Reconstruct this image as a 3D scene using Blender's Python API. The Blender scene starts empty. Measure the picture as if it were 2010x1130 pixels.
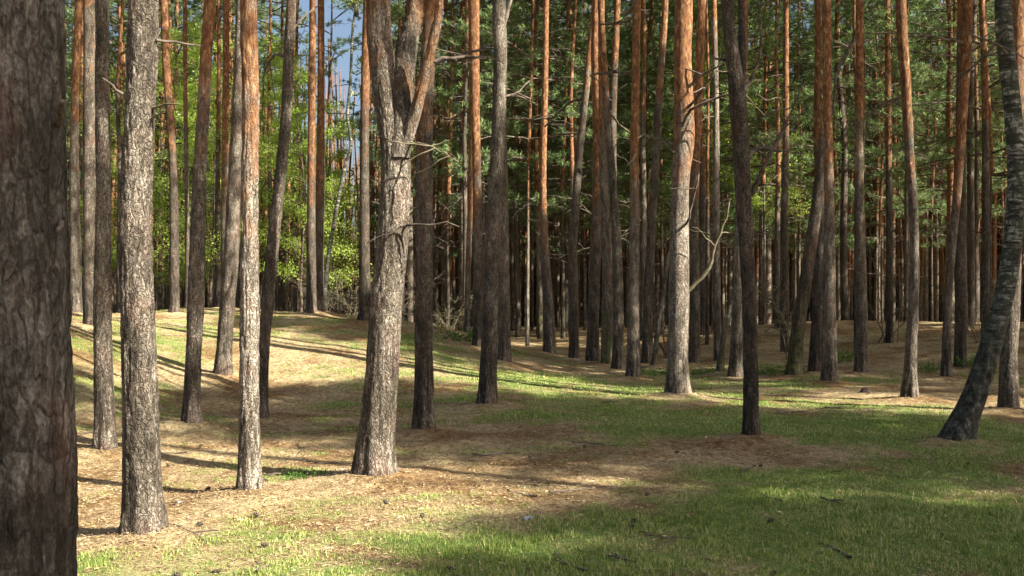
import bpy, math, random
import numpy as np
from mathutils import Vector

# ------------------------------------------------------------------ camera, light, exposure
SC = bpy.context.scene
COL = SC.collection
PF = 1930.0            # focal length in photo pixels
CX, HY = 1005.0, 590.0  # principal column, horizon row of the photograph
EYE = 1.6
cam_data = bpy.data.cameras.new('camera')
cam = bpy.data.objects.new('camera', cam_data)
COL.objects.link(cam)
cam.location = (0, 0, EYE)
cam.rotation_euler = (math.radians(90), 0, 0)
cam_data.sensor_width = 36
cam_data.lens = PF / 2010 * 36
cam_data.shift_y = (HY - 565) / 2010
cam_data.clip_end = 2000
cam_data.clip_start = 0.05
SC.camera = cam

SUN_EL = math.radians(37)
SUN_AZ = Vector((0.885, -0.465)).normalized()      # horizontal direction towards the sun
SUN = Vector((SUN_AZ.x * math.cos(SUN_EL), SUN_AZ.y * math.cos(SUN_EL), math.sin(SUN_EL)))
world = bpy.data.worlds.new('World')
SC.world = world
world.use_nodes = True
nt = world.node_tree
bg = nt.nodes['Background']
sky = nt.nodes.new('ShaderNodeTexSky')
sky.sky_type = 'NISHITA'
sky.sun_disc = False
sky.sun_elevation = SUN_EL
sky.sun_rotation = math.atan2(SUN.x, SUN.y)
sky.air_density = 1.0
sky.dust_density = 4.0
nt.links.new(sky.outputs[0], bg.inputs[0])
bg.inputs[1].default_value = 0.05
sd = bpy.data.lights.new('sun', 'SUN')
sd.energy = 5.0
sd.angle = math.radians(0.5)
sd.color = (1.0, 0.945, 0.80)
so = bpy.data.objects.new('sun', sd)
COL.objects.link(so)
so.rotation_euler = SUN.to_track_quat('Z', 'Y').to_euler()
so.location = (20, -20, 30)
SC.view_settings.view_transform = 'Standard'
SC.view_settings.look = 'None'
SC.view_settings.gamma = 1
SC.view_settings.exposure = 1.9
SC.cycles.max_bounces = 6
SC.cycles.diffuse_bounces = 3
SC.cycles.glossy_bounces = 1
SC.cycles.transmission_bounces = 3
SC.cycles.use_denoising = True

R = np.random.default_rng(7)
random.seed(7)

# ------------------------------------------------------------------ helpers
def hash3(ix, iy, iz, seed=0):
    h = (ix.astype(np.int64) * 374761393 + iy.astype(np.int64) * 668265263 + iz.astype(np.int64) * 2147483647 + seed * 974634777) & 0xFFFFFFFF
    h = ((h ^ (h >> 13)) * 1274126177) & 0xFFFFFFFF
    h = ((h ^ (h >> 16)) * 2246822519) & 0xFFFFFFFF
    return ((h ^ (h >> 15)) & 0xFFFFFF) / float(0xFFFFFF)

def vn(x, y, z, seed=0):
    """smooth value noise in 0..1"""
    x, y, z = np.broadcast_arrays(np.asarray(x, float), np.asarray(y, float), np.asarray(z, float))
    ix, iy, iz = np.floor(x), np.floor(y), np.floor(z)
    fx, fy, fz = x - ix, y - iy, z - iz
    fx, fy, fz = [f * f * (3 - 2 * f) for f in (fx, fy, fz)]
    r = 0
    for a in (0, 1):
        for b in (0, 1):
            for c in (0, 1):
                w = (fx if a else 1 - fx) * (fy if b else 1 - fy) * (fz if c else 1 - fz)
                r = r + w * hash3(ix + a, iy + b, iz + c, seed)
    return r

def fbm(x, y, z=0.0, oct=4, seed=0):
    r, a, t = 0, 1.0, 0
    for k in range(oct):
        r = r + a * vn(np.asarray(x) * 2 ** k, np.asarray(y) * 2 ** k, np.asarray(z) * 2 ** k, seed + k)
        t += a
        a *= 0.55
    return r / t

class Buf:
    """collects geometry for ONE mesh"""
    def __init__(self):
        self.v, self.f3, self.f4, self.m3, self.m4, self.n = [], [], [], [], [], 0
    def add(self, v, f, mat=0):
        v = np.asarray(v, np.float32).reshape(-1, 3)
        f = np.asarray(f, np.int64)
        if f.size:
            g = f + self.n
            if f.shape[1] == 3:
                self.f3.append(g); self.m3.append(np.full(len(g), mat))
            else:
                self.f4.append(g); self.m4.append(np.full(len(g), mat))
        self.v.append(v)
        self.n += len(v)
    def mesh(self, name, mats, smooth=True):
        v = np.concatenate(self.v)
        f3 = np.concatenate(self.f3) if self.f3 else np.zeros((0, 3), int)
        f4 = np.concatenate(self.f4) if self.f4 else np.zeros((0, 4), int)
        mi = np.concatenate((self.m3 or [np.zeros(0)]) + (self.m4 or [np.zeros(0)])).astype(np.int32)
        me = bpy.data.meshes.new(name)
        me.vertices.add(len(v)); me.vertices.foreach_set('co', v.ravel())
        nl = f3.size + f4.size
        me.loops.add(nl)
        me.loops.foreach_set('vertex_index', np.concatenate([f3.ravel(), f4.ravel()]).astype(np.int32))
        npoly = len(f3) + len(f4)
        me.polygons.add(npoly)
        tot = np.concatenate([np.full(len(f3), 3), np.full(len(f4), 4)]).astype(np.int32)
        me.polygons.foreach_set('loop_start', np.concatenate([[0], np.cumsum(tot)[:-1]]).astype(np.int32))
        me.polygons.foreach_set('material_index', mi)
        me.polygons.foreach_set('use_smooth', np.full(npoly, smooth))
        for m in mats:
            me.materials.append(m)
        me.update(calc_edges=True)
        return me

def link(name, me, parent=None, loc=(0, 0, 0), rot=(0, 0, 0), scale=(1, 1, 1)):
    o = bpy.data.objects.new(name, me)
    COL.objects.link(o)
    if parent: o.parent = parent
    o.location = loc; o.rotation_euler = rot; o.scale = scale
    return o

def thing(name, label, cat, loc=(0, 0, 0), rz=0, group=None, scale=1):
    o = link(name, None, None, loc, (0, 0, rz), (scale,) * 3)
    o.empty_display_size = 0.3
    o['label'] = label; o['category'] = cat
    if group: o['group'] = group
    return o

def tube(buf, P, Rr, sides=6, mat=0, cap=True):
    """tube along any polyline (parallel frames)"""
    P = np.asarray(P, float); Rr = np.asarray(Rr, float)
    T = np.gradient(P, axis=0)
    T /= np.linalg.norm(T, axis=1)[:, None] + 1e-9
    ref = np.array([0, 0, 1.0]) if abs(T[0, 2]) < 0.8 else np.array([1.0, 0, 0])
    U = np.cross(T, ref); U /= np.linalg.norm(U, axis=1)[:, None] + 1e-9
    W = np.cross(T, U)
    a = np.arange(sides) * 2 * math.pi / sides
    ca, sa = np.cos(a), np.sin(a)
    V = P[:, None] + Rr[:, None, None] * (U[:, None] * ca[None, :, None] + W[:, None] * sa[None, :, None])
    n = len(P)
    i = np.arange(n - 1)[:, None] * sides; j = np.arange(sides)[None]; k = (j + 1) % sides
    F = np.stack([i + j, i + k, i + sides + k, i + sides + j], -1).reshape(-1, 4)
    buf.add(V.reshape(-1, 3), F, mat)
    if cap:
        b = (n - 1) * sides
        c = buf.n - n * sides
        buf.v.append(np.array([P[-1] + T[-1] * Rr[-1] * 0.6], np.float32))
        f = np.array([[c + b + q, c + b + (q + 1) % sides, buf.n] for q in range(sides)])
        buf.f3.append(f); buf.m3.append(np.full(sides, mat)); buf.n += 1

def smooth_path(P, step):
    """P: (n,k) rows whose last use is monotone arc; resampled Catmull-Rom"""
    P = np.asarray(P, float)
    if len(P) < 3:
        n = max(2, int(np.linalg.norm(P[-1, :3] - P[0, :3]) / step) + 1)
        t = np.linspace(0, 1, n)[:, None]
        return P[0] * (1 - t) + P[-1] * t
    E = np.vstack([2 * P[0] - P[1], P, 2 * P[-1] - P[-2]])
    out = []
    for i in range(1, len(E) - 2):
        p0, p1, p2, p3 = E[i - 1], E[i], E[i + 1], E[i + 2]
        n = max(2, int(np.linalg.norm(p2[:3] - p1[:3]) / step))
        t = (np.arange(n) / n)[:, None]
        out.append(0.5 * (2 * p1 + (p2 - p0) * t + (2 * p0 - 5 * p1 + 4 * p2 - p3) * t ** 2 + (3 * p1 - p0 - 3 * p2 + p3) * t ** 3))
    out.append(P[-1:])
    return np.vstack(out)

# ------------------------------------------------------------------ materials
def new_mat(name):
    m = bpy.data.materials.new(name)
    m.use_nodes = True
    n = m.node_tree.nodes; l = m.node_tree.links
    b = n['Principled BSDF']
    b.inputs['Roughness'].default_value = 0.9
    b.inputs['Specular IOR Level'].default_value = 0.15
    return m, n, l, b

def ramp(n, l, src, stops):
    r = n.new('ShaderNodeValToRGB')
    e = r.color_ramp.elements
    while len(e) < len(stops): e.new(0.5)
    for k, (p, c) in enumerate(stops):
        e[k].position = p; e[k].color = (c[0], c[1], c[2], 1) if hasattr(c, '__len__') else (c, c, c, 1)
    l.new(src, r.inputs[0])
    return r.outputs[0]

def mathn(n, l, op, a, b=None, clamp=False):
    m = n.new('ShaderNodeMath'); m.operation = op; m.use_clamp = clamp
    for k, s in enumerate((a, b)):
        if s is None: continue
        if isinstance(s, (int, float)): m.inputs[k].default_value = s
        else: l.new(s, m.inputs[k])
    return m.outputs[0]

def mix(n, l, f, a, b, mode='MIX'):
    m = n.new('ShaderNodeMix'); m.data_type = 'RGBA'; m.blend_type = mode
    for k, s in ((0, f), (6, a), (7, b)):
        if isinstance(s, (int, float)): m.inputs[k].default_value = s
        elif isinstance(s, tuple): m.inputs[k].default_value = (*s, 1)
        else: l.new(s, m.inputs[k])
    return m.outputs[2]

def noise(n, l, vec, scale, detail=4, rough=0.55, dist=0.0):
    t = n.new('ShaderNodeTexNoise')
    t.inputs['Scale'].default_value = scale; t.inputs['Detail'].default_value = detail
    t.inputs['Roughness'].default_value = rough; t.inputs['Distortion'].default_value = dist
    l.new(vec, t.inputs['Vector'])
    return t.outputs[0]

def mapping(n, l, src, scale):
    m = n.new('ShaderNodeMapping'); m.inputs['Scale'].default_value = scale
    l.new(src, m.inputs[0])
    return m.outputs[0]

def attr(n, name, kind='OBJECT'):
    a = n.new('ShaderNodeAttribute'); a.attribute_type = kind; a.attribute_name = name
    return a.outputs['Fac']

def bark_mat(name, fine=True, moss=0.0, dark=(0.028, 0.022, 0.017), mid=(0.165, 0.135, 0.105), lite=(0.46, 0.405, 0.335)):
    m, n, l, b = new_mat(name)
    tc = n.new('ShaderNodeTexCoord').outputs['Object']
    sep = n.new('ShaderNodeSeparateXYZ'); l.new(tc, sep.inputs[0])
    z = sep.outputs[2]
    rnd = n.new('ShaderNodeObjectInfo').outputs['Random']
    # warped, vertically stretched plates
    wn = n.new('ShaderNodeTexNoise'); wn.inputs['Scale'].default_value = 9; wn.inputs['Detail'].default_value = 3
    l.new(tc, wn.inputs['Vector'])
    wa = n.new('ShaderNodeVectorMath'); wa.operation = 'MULTIPLY_ADD'
    l.new(wn.outputs['Color'], wa.inputs[0]); wa.inputs[1].default_value = (0.15, 0.15, 0.30) if fine else (0.06, 0.06, 0.12); l.new(tc, wa.inputs[2])
    st = mapping(n, l, wa.outputs[0], (1, 1, 0.30 if fine else 0.36))
    vo = n.new('ShaderNodeTexVoronoi'); vo.feature = 'DISTANCE_TO_EDGE'; vo.inputs['Scale'].default_value = 40 if fine else 22
    l.new(st, vo.inputs['Vector'])
    vc = n.new('ShaderNodeTexVoronoi'); vc.feature = 'F1'; vc.inputs['Scale'].default_value = 40 if fine else 22
    l.new(st, vc.inputs['Vector'])
    crack = ramp(n, l, vo.outputs['Distance'], [(0.0, 0.0), (0.16, 1.0)])
    n1 = noise(n, l, mapping(n, l, tc, (1, 1, 0.55)), 70, 4, 0.7)
    n2 = noise(n, l, mapping(n, l, tc, (1, 1, 0.35)), 6, 3)
    n3 = noise(n, l, mapping(n, l, tc, (1, 1, 0.25)), 24, 4, 0.65, 0.5)
    cellr = n.new('ShaderNodeSeparateColor'); l.new(vc.outputs['Color'], cellr.inputs[0])
    v = mathn(n, l, 'ADD', mathn(n, l, 'MULTIPLY', n1, 0.74), mathn(n, l, 'ADD', mathn(n, l, 'MULTIPLY', cellr.outputs[0], 0.14), mathn(n, l, 'SUBTRACT', mathn(n, l, 'MULTIPLY', n2, 0.62), 0.16)))
    v = mathn(n, l, 'ADD', v, mathn(n, l, 'MULTIPLY', attr(n, 'bark_pale_lit'), 0.25))
    grey = ramp(n, l, v, [(0.28, dark), (0.50, tuple(0.55 * c for c in mid)), (0.62, mid), (0.86, lite)])
    grey = mix(n, l, mathn(n, l, 'MULTIPLY', mathn(n, l, 'SUBTRACT', 1.0, crack), 0.5), grey, dark)
    fiss = ramp(n, l, n3, [(0.36, 1.0), (0.47, 0.0)])
    grey = mix(n, l, mathn(n, l, 'MULTIPLY', fiss, 0.7), grey, dark)
    n6 = noise(n, l, mapping(n, l, tc, (1, 1, 0.16)), 15, 3, 0.6, 0.8)
    low = mathn(n, l, 'SUBTRACT', 1.1, mathn(n, l, 'MULTIPLY', z, 0.4), True)
    grey = mix(n, l, mathn(n, l, 'MULTIPLY', ramp(n, l, n6, [(0.42, 1.0), (0.52, 0.0)]), mathn(n, l, 'MULTIPLY', low, 0.8)), grey, dark)
    # smooth orange upper bark with peeling flakes
    fl = noise(n, l, mapping(n, l, tc, (1, 1, 0.4)), 18, 5, 0.7, 0.6)
    orange = ramp(n, l, fl, [(0.32, (0.060, 0.030, 0.020)), (0.46, (0.145, 0.068, 0.034)), (0.58, (0.27, 0.135, 0.062)), (0.71, (0.50, 0.35, 0.22))])
    n5 = noise(n, l, mapping(n, l, tc, (1, 1, 0.5)), 3.2, 3, 0.6)
    h = mathn(n, l, 'SUBTRACT', z, attr(n, 'orange_height'))
    h = mathn(n, l, 'ADD', mathn(n, l, 'MULTIPLY', h, 0.45), mathn(n, l, 'MULTIPLY', mathn(n, l, 'SUBTRACT', n5, 0.45), 3.2))
    hf = ramp(n, l, h, [(0.0, 0.0), (0.6, 1.0)])
    col = mix(n, l, hf, grey, orange)
    # reddish patches of freshly flaked bark
    n4 = noise(n, l, mapping(n, l, tc, (1, 1, 0.6)), 3.7, 4, 0.6)
    red = ramp(n, l, n4, [(0.52, 0.0), (0.64, 0.32)])
    col = mix(n, l, red, col, mix(n, l, 0.6, col, (0.22, 0.09, 0.06)))
    # lichen / moss towards the foot
    mo = mathn(n, l, 'ADD', mathn(n, l, 'MULTIPLY', attr(n, 'moss'), mathn(n, l, 'SUBTRACT', 1.25, mathn(n, l, 'MULTIPLY', z, 0.42), True)), mathn(n, l, 'MULTIPLY', mathn(n, l, 'SUBTRACT', noise(n, l, tc, 8, 4, 0.65), 0.55), 2.2))
    col = mix(n, l, mathn(n, l, 'MULTIPLY', ramp(n, l, mo, [(0.3, 0.0), (0.75, 1.0)]), 0.75), col, (0.13, 0.155, 0.045))
    hs = n.new('ShaderNodeHueSaturation')
    l.new(col, hs.inputs['Color'])
    l.new(mathn(n, l, 'ADD', mathn(n, l, 'MULTIPLY', rnd, 0.45), 0.78), hs.inputs['Value'])
    l.new(hs.outputs[0], b.inputs['Base Color'])
    hgt = mathn(n, l, 'ADD', mathn(n, l, 'MULTIPLY', mathn(n, l, 'MULTIPLY', crack, 0.5), mathn(n, l, 'SUBTRACT', 1.0, mathn(n, l, 'MULTIPLY', hf, 0.7))), mathn(n, l, 'ADD', mathn(n, l, 'MULTIPLY', n1, 1.0), mathn(n, l, 'ADD', mathn(n, l, 'MULTIPLY', n3, 1.3), mathn(n, l, 'MULTIPLY', mathn(n, l, 'MULTIPLY', n6, low), 2.0))))
    bp = n.new('ShaderNodeBump'); bp.inputs['Strength'].default_value = 0.95; bp.inputs['Distance'].default_value = 0.02
    l.new(hgt, bp.inputs['Height']); l.new(bp.outputs[0], b.inputs['Normal'])
    return m

def birch_mat():
    m, n, l, b = new_mat('birch_bark')
    tc = n.new('ShaderNodeTexCoord').outputs['Object']
    sep = n.new('ShaderNodeSeparateXYZ'); l.new(tc, sep.inputs[0])
    band = noise(n, l, mapping(n, l, tc, (1, 1, 5)), 5, 4, 0.7)
    spot = noise(n, l, mapping(n, l, tc, (1, 1, 0.6)), 14, 5, 0.7)
    base = ramp(n, l, band, [(0.44, (0.028, 0.026, 0.022)), (0.52, (0.12, 0.115, 0.095)), (0.66, (0.36, 0.35, 0.30))])
    base = mix(n, l, ramp(n, l, spot, [(0.47, 0.0), (0.54, 0.92)]), base, (0.045, 0.05, 0.032))
    rough = ramp(n, l, spot, [(0.38, (0.016, 0.015, 0.012)), (0.55, (0.06, 0.058, 0.045)), (0.68, (0.20, 0.19, 0.15))])
    f = ramp(n, l, mathn(n, l, 'ADD', mathn(n, l, 'MULTIPLY', sep.outputs[2], 0.42), mathn(n, l, 'MULTIPLY', spot, 0.6)), [(0.66, 0.0), (1.0, 1.0)])
    l.new(mix(n, l, f, rough, base), b.inputs['Base Color'])
    bp = n.new('ShaderNodeBump'); bp.inputs['Strength'].default_value = 0.8; bp.inputs['Distance'].default_value = 0.02
    l.new(mathn(n, l, 'ADD', spot, band), bp.inputs['Height']); l.new(bp.outputs[0], b.inputs['Normal'])
    return m

def leaf_mat(name, stops, transl=0.0, tint=(0.3, 0.5, 0.05)):
    m, n, l, b = new_mat(name)
    g = n.new('ShaderNodeNewGeometry')
    oi = n.new('ShaderNodeObjectInfo').outputs['Random']
    tc = n.new('ShaderNodeTexCoord').outputs['Object']
    cl = noise(n, l, tc, 0.9, 2)
    v = mathn(n, l, 'ADD', mathn(n, l, 'MULTIPLY', g.outputs['Random Per Island'], 0.55), mathn(n, l, 'ADD', mathn(n, l, 'MULTIPLY', oi, 0.2), mathn(n, l, 'MULTIPLY', mathn(n, l, 'SUBTRACT', cl, 0.3), 0.6)))
    c = ramp(n, l, v, stops)
    l.new(c, b.inputs['Base Color'])
    b.inputs['Roughness'].default_value = 0.65
    if transl:
        t = n.new('ShaderNodeBsdfTranslucent')
        l.new(mix(n, l, 0.5, c, tint), t.inputs[0])
        ms = n.new('ShaderNodeMixShader'); ms.inputs[0].default_value = transl
        l.new(b.outputs[0], ms.inputs[1]); l.new(t.outputs[0], ms.inputs[2])
        l.new(ms.outputs[0], n['Material Output'].inputs[0])
    return m

M_BARK = bark_mat('pine_bark')
M_BARK_BIG = bark_mat('old_pine_bark', fine=False, mid=(0.125, 0.112, 0.095), lite=(0.32, 0.295, 0.26))
M_BIRCH = birch_mat()
M_TWIG, n_, l_, b_ = new_mat('dead_twig')
tc_ = n_.new('ShaderNodeTexCoord').outputs['Object']
l_.new(ramp(n_, l_, noise(n_, l_, tc_, 9), [(0.35, (0.045, 0.034, 0.028)), (0.65, (0.17, 0.135, 0.11))]), b_.inputs['Base Color'])
M_PALETWIG, n_, l_, b_ = new_mat('pale_twig')
tc_ = n_.new('ShaderNodeTexCoord').outputs['Object']
l_.new(ramp(n_, l_, noise(n_, l_, tc_, 9), [(0.35, (0.07, 0.06, 0.035)), (0.65, (0.20, 0.17, 0.11))]), b_.inputs['Base Color'])
M_NEEDLE = leaf_mat('pine_needles', [(0.1, (0.06, 0.095, 0.042)), (0.45, (0.135, 0.20, 0.08)), (0.8, (0.25, 0.32, 0.135)), (1.0, (0.36, 0.41, 0.18))], 0.25, (0.16, 0.26, 0.06))
M_LEAF = leaf_mat('spring_leaves', [(0.1, (0.17, 0.27, 0.04)), (0.5, (0.36, 0.48, 0.10)), (0.95, (0.60, 0.70, 0.22))], 0.58, (0.60, 0.80, 0.10))
M_GRASS = leaf_mat('grass_blades', [(0.05, (0.06, 0.105, 0.018)), (0.35, (0.13, 0.21, 0.038)), (0.58, (0.27, 0.33, 0.075)), (0.75, (0.54, 0.48, 0.23))], 0.2, (0.20, 0.30, 0.06))
M_HERB = leaf_mat('herb_leaves', [(0.1, (0.04, 0.095, 0.02)), (0.9, (0.13, 0.24, 0.05))], 0.35, (0.2, 0.45, 0.06))
M_LITTER = leaf_mat('dry_litter', [(0.1, (0.08, 0.045, 0.026)), (0.4, (0.28, 0.18, 0.10)), (0.7, (0.46, 0.35, 0.21)), (0.95, (0.64, 0.54, 0.36))])

# ------------------------------------------------------------------ trees that can be told apart in the photograph
# pts: (x, y, width) in photo pixels from the foot upwards; d: metres from the camera plane
def H(name, label, d, pts, orange=9.0, pale=0.0, moss=0.0, mat='pine', cat='pine tree', top=18.0, group=None, crown=True, **kw):  # pale: paler bark, also raised for sunlit and lowered for shaded trunks
    return dict(name=name, label=label, d=d, pts=pts, orange=orange, pale=pale, moss=moss, mat=mat, cat=cat, top=top, group=group, crown=crown, **kw)

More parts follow.
